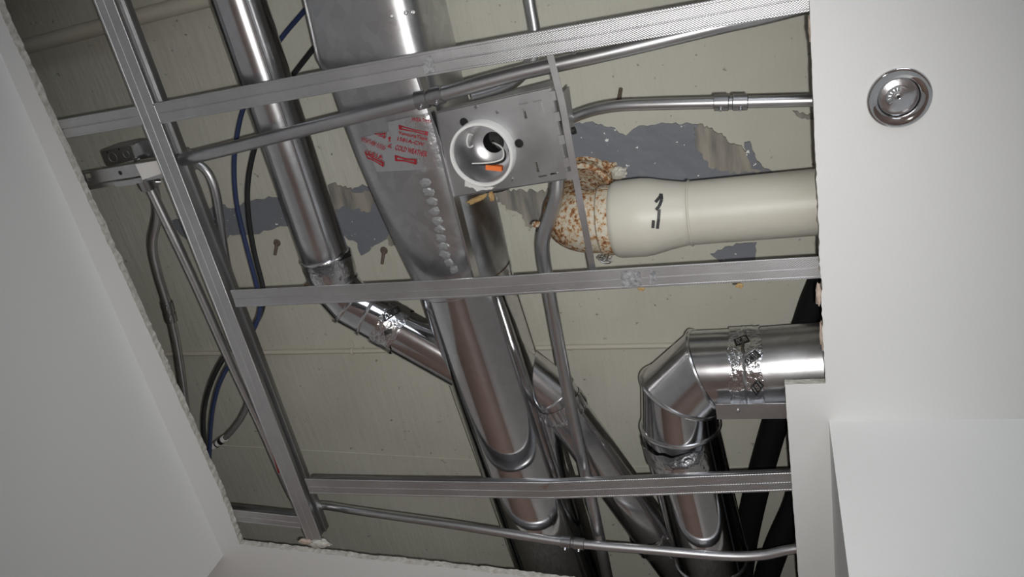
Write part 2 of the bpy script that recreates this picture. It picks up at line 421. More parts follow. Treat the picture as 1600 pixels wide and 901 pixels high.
smear('sealant_smear', [(268, 345), (300, 338), (345, 318), (362, 325), (400, 310), (446, 306), (462, 340), (470, 352), (440, 352), (400, 364), (360, 366), (345, 378), (300, 374), (272, 356)], seal, 0.004, 6, 2.5, 4)
smear('sealant_smear', [(500, 290), (530, 300), (566, 288), (592, 300), (640, 330), (650, 358), (612, 362), (600, 376), (566, 398), (560, 378), (540, 368), (505, 340)], seal, 0.004, 6, 2.5, 5)
smear('sealant_streak', [(508, 286), (540, 290), (560, 300), (580, 296), (596, 306), (575, 330), (545, 322), (515, 330)], seal2, 0.005, 4, 4, 6)
smear('sealant_streak', [(600, 362), (622, 360), (640, 384), (612, 384)], seal2, 0.003, 4, 3, 16)
smear('sealant_streak', [(770, 300), (860, 296), (862, 340), (858, 385), (845, 372), (838, 355), (822, 352), (812, 332), (790, 325)], seal2, 0.003, 4, 4, 7)
smear('sealant_smear', [(1110, 396), (1150, 380), (1182, 378), (1176, 420), (1140, 420)], seal, 0.003, 6, 2, 8)
smear('sealant_smear', [(1238, 172), (1258, 178), (1290, 176), (1290, 186), (1262, 186), (1244, 180)], seal2, 0.004, 4, 2, 9)
def slab_crack(pts, wd, name='joint_ridge'):
    c = smooth([P(u, v, SLAB - 0.0005) for u, v in pts], 8); mb = MB(); mb.tube(c, wd, 6); return build(name, mb, slabm, slab)
slab_crack([(250, 690), (420, 700), (560, 708), (700, 716), (860, 724), (1060, 730), (1200, 728)], 0.0011)

# ------------------------------------------------------------------ suspended steel grid
def sweep_prof(mb, pts, prof, closed=True, mi=0):
    """profile of (sideways, up) pairs along a level polyline"""
    rr = []
    for i, p in enumerate(pts):
        t = ((pts[min(i+1, len(pts)-1)] - pts[max(i-1, 0)])); t.z = 0; t.normalize(); s = Vector((-t.y, t.x, 0))
        rr.append([p + s*a + Vector((0, 0, b)) for a, b in prof])
    mb.loft(rr, True, mi)
def grid_tee(name, pix, wd, web, label, group=None, holes=False, cat='ceiling tee'):
    pts = [P(u, v, CEIL + GY) for u, v in pix]; o = thing(name, label, cat, pts[0].lerp(pts[-1], .5), group)
    w2 = wd/2; fl = MB()
    prof = [(-w2, 0.0007), (-w2+0.0007, 0), (-w2+.003, 0.0000), (-w2+.0036, 0.0006), (-0.0011, 0.0006), (-0.0004, 0.0016), (0.0004, 0.0016), (0.0011, 0.0006), (w2-.0036, 0.0006), (w2-.003, 0), (w2-0.0007, 0), (w2, 0.0007), (w2, 0.0022), (-w2, 0.0022)]
    sweep_prof(fl, pts, prof); build('flange', fl, tee, o, sharp=20)
    wb = MB(); a0, a1 = 0.0022, web - (0.017 if holes else 0.009); L = (pts[-1]-pts[0]).length
    if holes:
        d = (pts[-1]-pts[0]).normalized(); s = Vector((-d.y, d.x, 0)); k = int(L/0.075); hz = (a0+a1)/2
        for i in range(k):
            c = pts[0] + d*(L*(i+.5)/k); half = L/k/2
            wb.box(c + Vector((0, 0, (a0+hz-0.004)/2)), d*half, s*0.0006, Vector((0, 0, (hz-0.004-a0)/2)))
            wb.box(c + Vector((0, 0, (a1+hz+0.004)/2)), d*half, s*0.0006, Vector((0, 0, (a1-hz-0.004)/2)))
            wb.box(c + d*0.003 + Vector((0, 0, hz)), d*(half-0.003), s*0.0006, Vector((0, 0, 0.004)))
    else: sweep_prof(wb, pts, [(-0.0006, a0), (0.0006, a0), (0.0006, a1), (-0.0006, a1)])
    build('web', wb, web_m, o, sm=False)
    bb = MB(); sweep_prof(bb, pts, [(-.003, a1), (.003, a1), (.0038, a1+.002), (.0038, web-.002), (.002, web), (-.002, web), (-.0038, web-.002), (-.0038, a1+.002)])
    build('bulb', bb, web_m, o)
    if holes:
        for sg in (-1, 1):
            lm = MB(); sweep_prof(lm, pts, [(sg*.0040, a1-.001), (sg*.0058, a1-.001), (sg*.0058, a1+.002), (sg*.0040, a1+.002)]); build('bulb_lip', lm, barm, o, sm=False)
    return o, pts
grid_tee('main_tee', [(114, -120), (493, 850)], 0.034, 0.052, 'long main ceiling tee running down the left side of the opening', holes=True)
teeA, _p = grid_tee('cross_tee', [(245, 178), (500, 130), (700, 94), (1000, 42), (1300, -10)], 0.031, 0.030, 'upper steel cross tee running above the round light hole plate', 'steel cross tees')
grid_tee('cross_tee', [(85, 204), (219, 181)], 0.029, 0.030, 'short upper cross tee stub between main tee and left board edge', 'steel cross tees')
teeB, _p = grid_tee('cross_tee', [(364, 467), (700, 452), (1000, 434), (1300, 417)], 0.031, 0.030, 'middle steel cross tee passing just below the cream cast iron pipe', 'steel cross tees')
teeC, _p = grid_tee('cross_tee', [(480, 760), (600, 763), (852, 767), (1000, 762), (1260, 752)], 0.034, 0.030, 'lowest full steel cross tee, slightly kinked where its two pieces lap', 'steel cross tees')
grid_tee('cross_tee', [(352, 804), (468, 817)], 0.030, 0.030, 'short lower cross tee stub in the bottom left opening corner', 'steel cross tees')
plast = mat('plaster_residue', (0.50, 0.51, 0.52), 0.8)
_n = tex_noise(plast, coords(plast), 160, 5); setc(plast, ramp(plast, _n, [(0.35, (0.16, 0.16, 0.17)), (0.68, (0.42, 0.42, 0.43))]))
def residue(pts, parent, seed):
    mb = MB(); mb.poly([P(u, v, CEIL + GY - .0004) for u, v in jag(pts, 3, 1.2, seed)], Vector((0, 0, 1)), .0007); build('plaster_residue', mb, plast, parent, sm=False)
residue([(660, 98), (672, 86), (679, 104), (678, 113), (664, 116)], teeA, 1)
residue([(970, 425), (1000, 423), (1002, 446), (972, 447)], teeB, 2)
residue([(1014, 423), (1024, 422), (1025, 444), (1016, 445)], teeB, 3)
mb = MB(); mb.poly([P(u, v, CEIL + GY - .0008) for u, v in ((842, 759), (858, 756), (858, 760), (853, 765))], Vector((0, 0, 1)), .001); build('lap_tab', mb, seam_m, teeC, sm=False)
# flat bar beside the notch
c0, c1 = P(1119, 643, 1.03), P(1260, 641, 1.03); d = (c1-c0).normalized()
o = thing('steel_angle', 'flat grey steel angle end in front of the taped elbow duct', 'steel angle', c0.lerp(c1, .5))
s = Vector((-d.y, d.x, 0)); mb = MB(); mb.box(c0.lerp(c1, .5), d*((c1-c0).length/2), s*0.013, Vector((0, 0, .0008))); build('flange', mb, barm, o, sm=False)
mb = MB(); mb.box(c0.lerp(c1, .5) + s*0.0122 + Vector((0, 0, .012)), d*((c1-c0).length/2), s*0.0008, Vector((0, 0, .012))); build('web', mb, barm, o, sm=False)
mb = MB(); mb.lathe(P(1153, 642, 1.0285), (0, 0, -1), [(0.0, 0.0018), (0.002, 0.0016), (0.003, 0.0006), (0.0032, -0.001)], 12); build('screw', mb, seam_m, o)

# ------------------------------------------------------------------ big duct
edges = [(-260, 415, 648), (-120, 456, 668), (0, 484, 690), (60, 497, 703), (105, 522, 713), (150, 537, 722), (225, 565, 744), (300, 594, 768), (380, 626, 791), (430, 646, 804), (470, 659, 815), (600, 703, 855), (750, 757, 902), (870, 800, 942), (1000, 848, 985), (1200, 925, 1050)]
HD = 1.132
main = thing('main_duct', 'widest galvanised duct running down the middle, with red printed tape', 'air duct', P(780, 600, HD))
rings = []
for v, l, r in edges:
    c = P((l+r)/2, v, HD); depth = F/1.0
    zc = (c - EYE).dot(fwd); a = (r-l)*0.5*0.955*zc/F
    k = max(0.0, min(1.0, (430 - v)/220)); ex = 2 + 2.2*k; b = 0.079
    rings.append((v, c, a, b, ex))
def duct_ring(c, a, b, ex, tdir, n=48):
    s = Vector((tdir.y, -tdir.x, 0)).normalized(); out = []
    for j in range(n):
        t = 2*math.pi*j/n; x = math.cos(t); z = math.sin(t)
        out.append(c + s*(a*math.copysign(abs(x)**(2/ex), x)) + Vector((0, 0, b*math.copysign(abs(z)**(2/ex), z))))
    return out
def dense(rs, k=4):
    out = []
    for i in range(len(rs)-1):
        for j in range(k): out.append(tuple(p + (q-p)*(j/k) for p, q in zip(rs[i], rs[i+1])))
    out.append(rs[-1]); return out
dr = dense(rings)
def section(lo_v, hi_v):
    sel = [r for r in dr if lo_v - 1 <= r[0] <= hi_v + 1]; R = []
    tdir = (rings[-1][1] - rings[4][1]).normalized()
    for v, c, a, b, ex in sel: R.append(duct_ring(c, a, b, ex, tdir))
    return R
sec1 = MB(); sec1.loft(section(-260, 430), False); d1 = build('flattened_section', sec1, duct_dull, main)
sec2 = MB(); sec2.loft(section(430, 1200), False); d2 = build('round_section', sec2, duct_bright, main)
tree_main = bvh([d1, d2])
cb = [r for r in dr if abs(r[0]-430) < 2][0]
mb = MB(); mb.loft([[p + (p - cb[1])*k2 + Vector((0, off, 0)) for p in duct_ring(cb[1], cb[2], cb[3], cb[4], (rings[-1][1]-rings[4][1]).normalized())] for k2, off in ((.0, -.008), (.02, -.006), (.02, .006), (.0, .008))], False)
build('joint_band', mb, seam_m, main)
# standing seam along the left edge of the flattened section
sp = []
for v, c, a, b, ex in [r for r in dr if r[0] <= 120]:
    td = (rings[-1][1] - rings[4][1]).normalized(); s_ = Vector((td.y, -td.x, 0)).normalized()
    if s_.x > 0: s_ = -s_
    sp.append(c + s_*(a + 0.001) + Vector((0, 0, -0.03)))
mb = MB(); mb.tube(sp, 0.0035, 8); build('standing_seam', mb, seam_m, main)
# printed tape patches
def strip(name, q, nu, nv, m_, parent, off, wob=0, lab=None, tree=None):
    mb = wrap_patch(tree, q, nu, nv, off, wob); o = build(name, mb, m_, parent, sharp=180)
    if lab: o['label'] = lab
    return o
t1 = strip('tape', [(567, 214), (650, 194), (697, 262), (590, 268)], 26, 16, tapem, main, 0.0012, 0.0004, 'clear tape with red lettering', tree_main)
t2 = strip('tape', [(607, 190), (684, 172), (701, 238), (616, 250)], 24, 16, tapem, main, 0.0026, 0.0004, 'clear tape with red lettering', tree_main)
for txt, q, par in (('COLD WEATHER', [(620, 225), (669, 236), (667, 244), (618, 233)], t2), ('1581A-CW', [(623, 212.5), (664, 222), (663, 227.5), (622, 218.5)], t2),
                    ('WEATHER', [(644, 182), (676, 186), (676, 192), (644, 188)], t2), ('<', [(607, 224), (613, 223), (613, 231), (607, 231)], t2), ('!', [(608, 213), (612, 212), (612, 220), (608, 220)], t2),
                    ('WEATHER COLD', [(566, 212), (604, 228), (602, 234), (566, 219)], t1), ('1581A', [(573, 233), (600, 242), (599, 249), (574, 240)], t1)):
    mb = wrap_text(tree_main, txt, q, 0.0036)
    if mb.f: build('red_lettering', mb, redp, par)
def framed(q, parent, word=None):
    """red bow-tie logo block"""
    mb = MB()
    def lerp(a, b, t): return (a[0]*(1-t)+b[0]*t, a[1]*(1-t)+b[1]*t)
    bar = MB()
    def band(v0a, v1a, v0b, v1b, N=14):
        vs = []
        for i in range(N+1):
            t = i/N; top = lerp(q[0], q[1], t); bot = lerp(q[3], q[2], t)
            k = abs(2*t-1); y0 = v0b + (v0a-v0b)*k; y1 = v1b + (v1a-v1b)*k
            for y in (y0, y1):
                p = lerp(top, bot, y); vs.append(hit(tree_main, p[0], p[1], 0.0037) or Vector((0, 0, 3)))
        bar.add(vs, [(2*i, 2*i+1, 2*i+3, 2*i+2) for i in range(N)])
    band(0.0, 0.30, 0.18, 0.42); band(0.70, 1.0, 0.58, 0.82)
    def side(t0, t1, N=4):
        vs = []
        for i in range(N+1):
            for t in (t0, t1):
                p = lerp(lerp(q[0], q[1], t), lerp(q[3], q[2], t), i/N); vs.append(hit(tree_main, p[0], p[1], 0.0037) or Vector((0, 0, 3)))
        bar.add(vs, [(2*i, 2*i+1, 2*i+3, 2*i+2) for i in range(N)])
    side(0, 0.10); side(0.90, 1.0)
    if word: wrap_text(tree_main, word, [lerp(q[0], q[3], .95), lerp(q[1], q[2], .95), lerp(q[1], q[2], 1.75), lerp(q[0], q[3], 1.75)], 0.0037, bar)
    build('red_logo', bar, redp, parent, sm=False)
framed([(624, 194), (669, 205), (669, 211), (625, 201)], t2)
vt = wrap_text(tree_main, 'VentureTape', [(624, 203), (669, 213.5), (668, 220), (623, 210)], 0.0037); build('red_lettering', vt, redp, t2)
framed([(618, 241), (652, 248), (652, 256), (619, 250)], t2)
framed([(571, 235), (601, 252), (601, 260), (576, 246)], t1)
framed([(586, 207), (604, 206), (603, 216), (592, 211)], t1)
# dimples left by sealant dots along the seam
for i, (u, v) in enumerate([(660, 262), (664, 285), (670, 300), (675, 315), (679, 330), (683, 345), (687, 358), (689, 372), (692, 385), (695, 398), (700, 410), (707, 421)]):
    p = hit(tree_main, u, v, 0.0)
    if p: lumpy = lump('sealer_dot', u, v, p.z - EYE.z, 0.0085, 0.0062, 0.0008, sealer, main, i + 20)

for i, (u, v) in enumerate([(634, 20), (646, 19), (612, 25)]):
    p = hit(tree_main, u, v, 0.0)
    if p: mb = MB(); mb.lathe(p, EYE - p, [(0.0, 0.003), (0.002, 0.0027), (0.003, 0.001), (0.0032, -0.001)], 12); build('screw', mb, seam_m, main)
# ------------------------------------------------------------------ foil tape band round a pipe
def foil_band(parent, c, axis, r, wd, seed, prints, name='foil_tape'):
    axis = axis.normalized(); u = axis.orthogonal().normalized(); w_ = axis.cross(u); R = []
    N = 72
    for k in range(7):
        ring_ = []
        for j in range(N):
            a = 2*math.pi*j/N; d = u*math.cos(a) + w_*math.sin(a)
            q = Vector((math.cos(a)*6, math.sin(a)*6, k*1.3 + seed*5))
            edge = 0.006*noise.noise(Vector((math.cos(a)*3, math.sin(a)*3, seed + (0 if k < 3 else 9))))*(abs(k-3)/3)
            ring_.append(Vector(c) + d*(r + 0.0012 + 0.0028*abs(noise.noise(q))) + axis*((k/6-.5)*wd + edge))
        R.append(ring_)
    mb = MB(); mb.loft(R, False); o = build(name, mb, foil, parent, sharp=25); o['label'] = 'wrinkled foil tape with black print'
    tr = bvh([o])
    for q, s in prints:
        pm = wrap_patch(tr, q, 6, 5, 0.0008)
        if pm.f: build('black_print', pm, blackp, o, sm=False)
        if s:
            ql = [(q[0][0]*.85+q[2][0]*.15, q[0][1]*.85+q[2][1]*.15), (q[1][0]*.85+q[3][0]*.15, q[1][1]*.85+q[3][1]*.15), (q[2][0]*.85+q[0][0]*.15, q[2][1]*.85+q[0][1]*.15), (q[3][0]*.85+q[1][0]*.15, q[3][1]*.85+q[1][1]*.15)]
            tm = wrap_text(tr, s, ql, 0.0016)
            if tm.f: build('tape_lettering', tm, foil, o, sm=False)
    return o
def pipe_parts(parent, cent, r, names, mats, bead=None, n=40):
    """straight gores between successive points, each its own part, with a rolled bead at each joint"""
    R = rings_of(cent, r, n)
    out = []
    for i in range(len(cent)-1):
        mb = MB(); mb.loft([R[i], R[i+1]], False); out.append(build(names[i], mb, mats[i], parent))
        if bead and 0 < i:
            c = cent[i]; L = []
            for k in range(9):
                a = 2*math.pi*k/8; nn = (cent[i+1]-cent[i-1]).normalized()
                L.append([p + (p-c).normalized()*(bead*math.cos(a)) + nn*(bead*math.sin(a)) for p in R[i]])
            mb = MB(); mb.loft(L, False); build('bead', mb, seam_m, parent)
    return out

# slim duct on the left, elbow and branch into the big duct
HS = 1.11
ld = thing('branch_duct', 'slim shiny round duct left of the main duct, elbowing into its side', 'air duct', P(443, 200, HS))
cen = [P(298, -220, HS), P(375, 0, HS), P(443, 200, HS), P(508, 400, HS), P(524, 446, HS), P(548, 474, HS), P(577, 490, HS), P(640, 527, HS), P(760, 592, HS)]
cen2 = [cen[0], cen[3], cen[4], cen[5], cen[6], cen[8]]
gs = pipe_parts(ld, cen2, 0.0398, ['straight_pipe', 'elbow_gore', 'elbow_gore', 'elbow_gore', 'branch_pipe'], [duct_mid, duct_mid, duct_bright, duct_bright, duct_bright], 0.0032)
ax = (cen[3]-cen[2])
foil_band(ld, P(514, 414, HS), ax, 0.0402, 0.036, 1, [([(492, 401), (506, 398), (511, 409), (496, 413)], '181'), ([(526, 398), (545, 392), (549, 400), (530, 408)], None)])
foil_band(ld, P(612, 510, HS), cen[8]-cen[6], 0.0402, 0.040, 2, [([(597, 490), (622, 478), (626, 487), (600, 503)], 'DC 181'), ([(600, 517), (612, 512), (612, 520), (601, 524)], None)])
mb = MB(); mb.tube([P(352-20, -60, HS), P(420, 105, HS), P(432, 135, HS), P(520, 398, HS)], 0.0015, 6)
sr = rings_of([cen2[0], cen2[1]], 0.0404, 40)
best = max(range(40), key=lambda j: (sr[0][j] - cen2[0]).dot(Vector((0.75, 0, -0.66))))
mb = MB(); mb.tube([sr[0][best], sr[1][best]], 0.0018, 8); build('lock_seam', mb, seam_m, ld)

# take-off duct on the right of the main duct
HT = 1.14
td = thing('takeoff_duct', 'narrow round duct branching off the lower right of the main duct', 'air duct', P(960, 730, HT))
ct = [P(800, 560, HT), P(868, 615, HT), P(885, 642, HT), P(1030, 845, HT), P(1075, 905, HT)]
pipe_parts(td, ct, 0.0385, ['tap_collar', 'crimped_collar', 'round_pipe', 'round_pipe'], [duct_mid]*4, 0.002)
dirn = (ct[2]-ct[1]).normalized(); mb = MB(); 
u0 = dirn.orthogonal().normalized(); w0 = dirn.cross(u0); N = 96; R = []
for z, amp in ((-0.026, 0.0), (-0.021, 0.0018), (-0.002, 0.0022), (0.004, 0.0)):
    R.append([ct[2] + dirn*z + (u0*math.cos(2*math.pi*j/N) + w0*math.sin(2*math.pi*j/N))*(0.0394 + (amp if j % 4 < 2 else -amp*0.4)) for j in range(N)])
mb.loft(R, False); build('crimp_ring', mb, seam_m, td)
p = bvh([o for o in td.children if o.name.startswith('round_pipe')]); q = hit(p, 880, 659, 0.0)
if q: mb = MB(); mb.lathe(q, (q - ct[2]).normalized() if False else (EYE - q), [(0.0, 0.003), (0.003, 0.0025), (0.0042, 0.001), (0.0045, -0.002)], 12); build('screw', mb, seam_m, td)
foil_band(td, P(1022, 838, HT), ct[3]-ct[2], 0.0392, 0.030, 3, [])

# elbow duct at lower right
HE = 1.115
ed = thing('elbow_duct', 'large segmented elbow duct at lower right, turning to the right board', 'air duct', P(1061, 654, HE))
ce = [P(1420, 560, HE), P(1167, 576, HE), P(1104, 578, HE), P(1064, 611, HE), P(1063, 662, HE), P(1112, 870, HE), P(1175, 1150, HE)]
# keep the run level and straight along the room axes
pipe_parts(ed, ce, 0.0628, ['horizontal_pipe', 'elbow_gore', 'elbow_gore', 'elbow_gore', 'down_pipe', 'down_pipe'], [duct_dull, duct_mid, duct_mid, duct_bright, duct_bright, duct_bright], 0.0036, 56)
foil_band(ed, P(1168, 576, HE), Vector((1, 0, 0)), 0.0633, 0.047, 4, [([(1146, 531), (1166, 523), (1172, 533), (1150, 541)], 'DC 181'), ([(1160, 560), (1180, 546), (1190, 556), (1168, 572)], 'DC 181'), ([(1172, 605), (1184, 591), (1194, 602), (1182, 618)], '181')])
foil_band(ed, P(1066, 690, HE), ce[5]-ce[4], 0.0633, 0.038, 5, [([(1036, 680), (1060, 690), (1056, 704), (1032, 692)], '181'), ([(1092, 672), (1110, 670), (1110, 682), (1094, 686)], None)])
a_ = ce[4].lerp(ce[5], 0.1); b_2 = ce[5]; sr = rings_of([ce[4], ce[5]], 0.0636, 40)
best = max(range(40), key=lambda j: (sr[0][j] - ce[4]).dot(Vector((-0.93, 0, -0.3))))
mb = MB(); mb.tube([sr[0][best], sr[1][best]], 0.0016, 8); build('lock_seam', mb, seam_m, ed)

# ------------------------------------------------------------------ black insulated lines
def hose(pts, r, label, name='insulated_pipe'):
    c = smooth(pts, 6); mb = MB(); mb.tube(c, r, 18); return tag(build(name, mb, black), label, 'insulated pipe', 'black insulated pipes')
hose([P(1330, 330, 1.212), P(1285, 440, 1.212), P(1262, 500, 1.212), P(1205, 680, 1.212), P(1176, 790, 1.212), P(1160, 880, 1.212), P(1150, 1000, 1.212)], 0.0225, 'straight black insulated pipe crossing behind the elbow duct')
hose([P(1256, 690, 1.16), P(1252, 745, 1.16), P(1243, 790, 1.16), P(1212, 860, 1.16), P(1192, 930, 1.16), P(1180, 1050, 1.16)], 0.0215, 'bent black insulated pipe at the lower right board edge')

# ------------------------------------------------------------------ cast iron drain
HP = 1.08
ci = thing('drain_pipe', 'cream painted cast iron drain with bell hub and rusty elbow', 'drain pipe', P(1100, 335, HP))
a1 = P(1420, 334, HP); a0 = P(1068, 334, HP); dx = Vector((1, 0, 0)); a1 = Vector((a1.x, a0.y, a0.z))
mb = MB(); mb.tube([a0 - dx*0.01600, a1], 0.04440, 40); build('pipe', mb, cream, ci)
hx = P(957, 341, HP).x; L = a0.x - hx
prof = [(0.04800, L*0.0), (0.05240, 0.00320), (0.05520, 0.00960), (0.05560, L*0.45), (0.05440, L*0.56), (0.04920, L*0.78), (0.04600, L*0.95), (0.04440, L*1.04)]
mb = MB(); mb.lathe(Vector((hx, a0.y, a0.z)), dx, prof, 48); mb.lathe(Vector((hx, a0.y, a0.z)), dx, [(0.04000, 0.0), (0.04800, 0.0)], 48); build('bell_hub', mb, cream, ci)
mb = MB(); mb.ring(a0 + dx*0.00960, dx, 0.04464, 0.00176, 40); build('weld_ring', mb, cream, ci)
Q = P(884, 336, HP); Q.y = a0.y
mb = MB(); path = [Vector((hx + 0.00800, a0.y, a0.z))]
Rb = 0.04960; cc = Q + Vector((Rb, 0, Rb))
for i in range(11):
    a = -math.pi/2 - (math.pi/2)*i/10; path.append(cc + Vector((math.cos(a)*Rb, 0, math.sin(a)*Rb)))
path.append(Vector((Q.x, Q.y, Zs - 0.00320)))
mb.tube(path, 0.04600, 40, start=Vector((0, 1, 0))); build('elbow', mb, rust, ci)
mb = MB(); mb.lathe(Vector((hx - 0.01440, a0.y, a0.z)), dx, [(0.04600, -0.00320), (0.05000, 0.0), (0.05080, 0.00640), (0.05000, 0.01520), (0.04600, 0.01680)], 44); build('lip_ring', mb, rust, ci)
mb = MB(); mb.lathe(Vector((Q.x, Q.y, Zs - 0.04400)), (0, 0, 1), [(0.04640, 0.0), (0.05280, 0.00320), (0.05360, 0.01280), (0.04880, 0.01760), (0.04880, 0.03600), (0.05440, 0.04160)], 44); build('collar', mb, rust, ci)
mb = MB(); mb.tube([path[1] + Vector((0, -0.04160, -0.02240)), path[3] + Vector((0, -0.04480, -.016)), path[5] + Vector((-.01, -0.04560, -.005))], 0.00160, 6); build('casting_rib', mb, rust, ci)
lump('clamp_lug', 946, 262, 1.222, 0.016, 0.012, 0.008, rust, ci, 31, 0.3)
lump('clamp_lug', 968, 270, 1.214, 0.013, 0.009, 0.008, cream, ci, 37, -0.2)
lump('clamp_lug', 838, 350, 1.09, 0.00640, 0.00480, 0.00480, rust, ci, 33)
lump('rust_scab', 951, 366, HP - .030, .004, .010, .008, rustd0, ci, 41)
# marker strokes on the hub
trp = bvh([o for o in ci.children if o.name.split('.')[0] in ('bell_hub', 'pipe')])
mk = MB()
def stroke(pts, wd, tr, mb, off=0.0008):
    for k in range(len(pts)-1):
        a = Vector(pts[k]); b = Vector(pts[k+1]); n2 = Vector((-(b-a).y, (b-a).x)).normalized()*wd/2
        q = [hit(tr, *x, off) for x in (a+n2, b+n2, b-n2, a-n2)]
        if all(q): mb.add(q, [(0, 1, 2, 3)])
stroke([(1024, 316), (1031, 308), (1033, 303), (1034, 312), (1030, 322), (1025, 328)], 5, trp, mk)
stroke([(1030, 327), (1029, 342), (1027, 357)], 5, trp, mk); stroke([(1021, 344), (1020, 356)], 5, trp, mk)
build('marker_writing', mk, blackp, ci, sm=False)

# ------------------------------------------------------------------ conduits
def conduit(label, pts, r, couplings=(), name='conduit', k=6, group='steel conduits'):
    c = smooth(pts, k); o = thing(name, label, 'conduit', pts[len(pts)//2], group)
    mb = MB(); mb.tube(c, r, 18); build('tube', mb, emt, o)
    for q in couplings:
        p = min(range(1, len(c)-1), key=lambda i: (c[i]-q).length); d = (c[p+1]-c[p-1]).normalized()
        q = c[p] + d*(q-c[p]).dot(d)
        mb = MB(); mb.lathe(q, d, [(r, -.021), (r+.0026, -.020), (r+.0028, -.003), (r+.0012, -.002), (r+.0012, .002), (r+.0028, .003), (r+.0026, .020), (r, .021)], 20)
        cp = build('coupling', mb, web_m, o)
        side = d.cross(Vector((0, 0, 1))).normalized()
        if side.y < 0: side = -side
        for s_ in (-.012, .012):
            b = q + d*s_ + (side*0.5 + Vector((0, 0, -0.86))).normalized()*(r+.0025); ax_ = (side*0.5 + Vector((0, 0, -0.86))).normalized()
            mb = MB(); mb.lathe(b, ax_, [(0, 0.004), (0.0022, 0.0038), (0.0028, 0.002), (0.0028, -0.001)], 10); build('screw', mb, seam_m, cp)
    return o
conduit('long bent conduit passing under both upper ducts to the top right', [P(285, 249, 1.040), P(330, 239, 1.036), P(500, 196, 1.034), P(655, 157, 1.034), P(800, 117, 1.038), P(950, 83, 1.044), P(1120, 42, 1.052), P(1200, 24, 1.056), P(1330, -10, 1.056)], 0.0100, [P(672, 153, 1.034)])
conduit('horizontal conduit with coupling left of the ceiling sprinkler', [P(1340, 156, 1.05), P(1270, 157, 1.05), P(1142, 160, 1.05), P(1020, 163, 1.055), P(960, 166, 1.06), P(915, 176, 1.07), P(880, 192, 1.08), P(846, 215, 1.09)], 0.0076, [P(1142, 160, 1.05)])
conduit('s-bent conduit dropping from the light plate down the image centre', [P(872, 262, 1.06), P(870, 300, 1.056), P(862, 332, 1.056), P(850, 368, 1.056), P(849, 395, 1.057), P(856, 440, 1.058), P(872, 530, 1.06), P(893, 640, 1.06), P(920, 760, 1.062), P(945, 880, 1.066), P(965, 980, 1.07)], 0.0100)
conduit('short conduit entering at top centre and curving behind the upper tee', [P(820, -60, 1.10), P(828, 0, 1.10), P(836, 50, 1.10), P(836, 82, 1.10), P(822, 110, 1.10), P(800, 131, 1.10), P(775, 143, 1.10), P(740, 153, 1.10)], 0.0078)
conduit('kinked conduit with coupling beside the left board edge', [P(232, 268, 1.08), P(241, 295, 1.09), P(246, 335, 1.09), P(238, 380, 1.09), P(246, 425, 1.09), P(263, 482, 1.09), P(277, 545, 1.09), P(290, 640, 1.09), P(296, 720, 1.09)], 0.0082, [P(265, 487, 1.09)])
cf = conduit('thin conduit from left bracket, bending along the bottom of the opening', [P(226, 270, 1.045), P(238, 300, 1.045), P(300, 430, 1.047), P(365, 575, 1.052), P(410, 670, 1.060), P(440, 740, 1.072), P(460, 780, 1.078), P(478, 790, 1.079), P(510, 790, 1.077), P(560, 798, 1.066), P(700, 818, 1.044), P(880, 846, 1.039), P(1020, 859, 1.039), P(1130, 868, 1.039), P(1190, 867, 1.039), P(1235, 858, 1.039), P(1300, 850, 1.039)], 0.0080, [P(895, 848, 1.039)])
tb = bvh([o for o in cf.children if o.name.startswith('tube')])
def sticker(q, m_, parent, tr, nm, lab=None, off=0.0006):
    mb = wrap_patch(tr, q, 4, 10, off)
    if mb.f:
        o = build(nm, mb, m_, parent, sharp=180)
        if lab: o['label'] = lab
        return o
conduit('dark flexible conduit curling out from behind the main tee', [P(285, 250, 1.10), P(305, 254, 1.10), P(325, 270, 1.10), P(337, 300, 1.10), P(344, 345, 1.10), P(352, 400, 1.10), P(362, 450, 1.10)], 0.0075)
conduit('second flexible conduit hugging the main tee edge above the middle tee', [P(300, 305, 1.08), P(316, 338, 1.08), P(332, 372, 1.08), P(347, 412, 1.08), P(362, 450, 1.08)], 0.006)

# ------------------------------------------------------------------ cables
def cable(label, pts, r, m_, cat='cable'):
    mb = MB(); mb.tube(smooth(pts, 8), r, 10); return tag(build('cable', mb, m_), label, cat, 'loose cables above the ceiling')
cable('blue cable crossing behind the slim duct and looping at lower left', [P(520, -40, 1.205), P(483, 8, 1.205), P(438, 62, 1.205), P(405, 115, 1.205), P(381, 168, 1.187), P(370, 215, 1.161), P(366, 262, 1.147), P(370, 318, 1.132), P(384, 380, 1.117), P(401, 445, 1.103), P(407, 478, 1.096), P(396, 515, 1.088), P(364, 560, 1.081), P(341, 605, 1.077), P(330, 660, 1.074), P(327, 730, 1.070)], 0.0040, bluec)
cable('black cable beside the blue one left of the slim duct', [P(545, 0, 1.205), P(502, 60, 1.205), P(458, 117, 1.205), P(420, 172, 1.194), P(399, 228, 1.169), P(388, 282, 1.154), P(388, 332, 1.139), P(397, 392, 1.125), P(411, 450, 1.110), P(410, 482, 1.103), P(394, 512, 1.096), P(352, 556, 1.085), P(327, 606, 1.081), P(318, 655, 1.077), P(322, 715, 1.074)], 0.0045, blackc)
gcab = thing('cable', 'short grey cable with white sticker at the lower left board edge', 'cable', P(360, 675, 1.085), 'loose cables above the ceiling')
mb = MB(); mb.tube(smooth([P(392, 600, 1.085), P(388, 628, 1.085), P(376, 655, 1.085), P(356, 680, 1.085), P(334, 697, 1.085), P(316, 708, 1.085)], 8), 0.0055, 12); build('jacket', mb, greyc, gcab)
mb = MB(); mb.tube([P(352, 684, 1.085), P(333, 698, 1.085)], 0.0066, 12); build('sticker', mb, whitel, gcab)
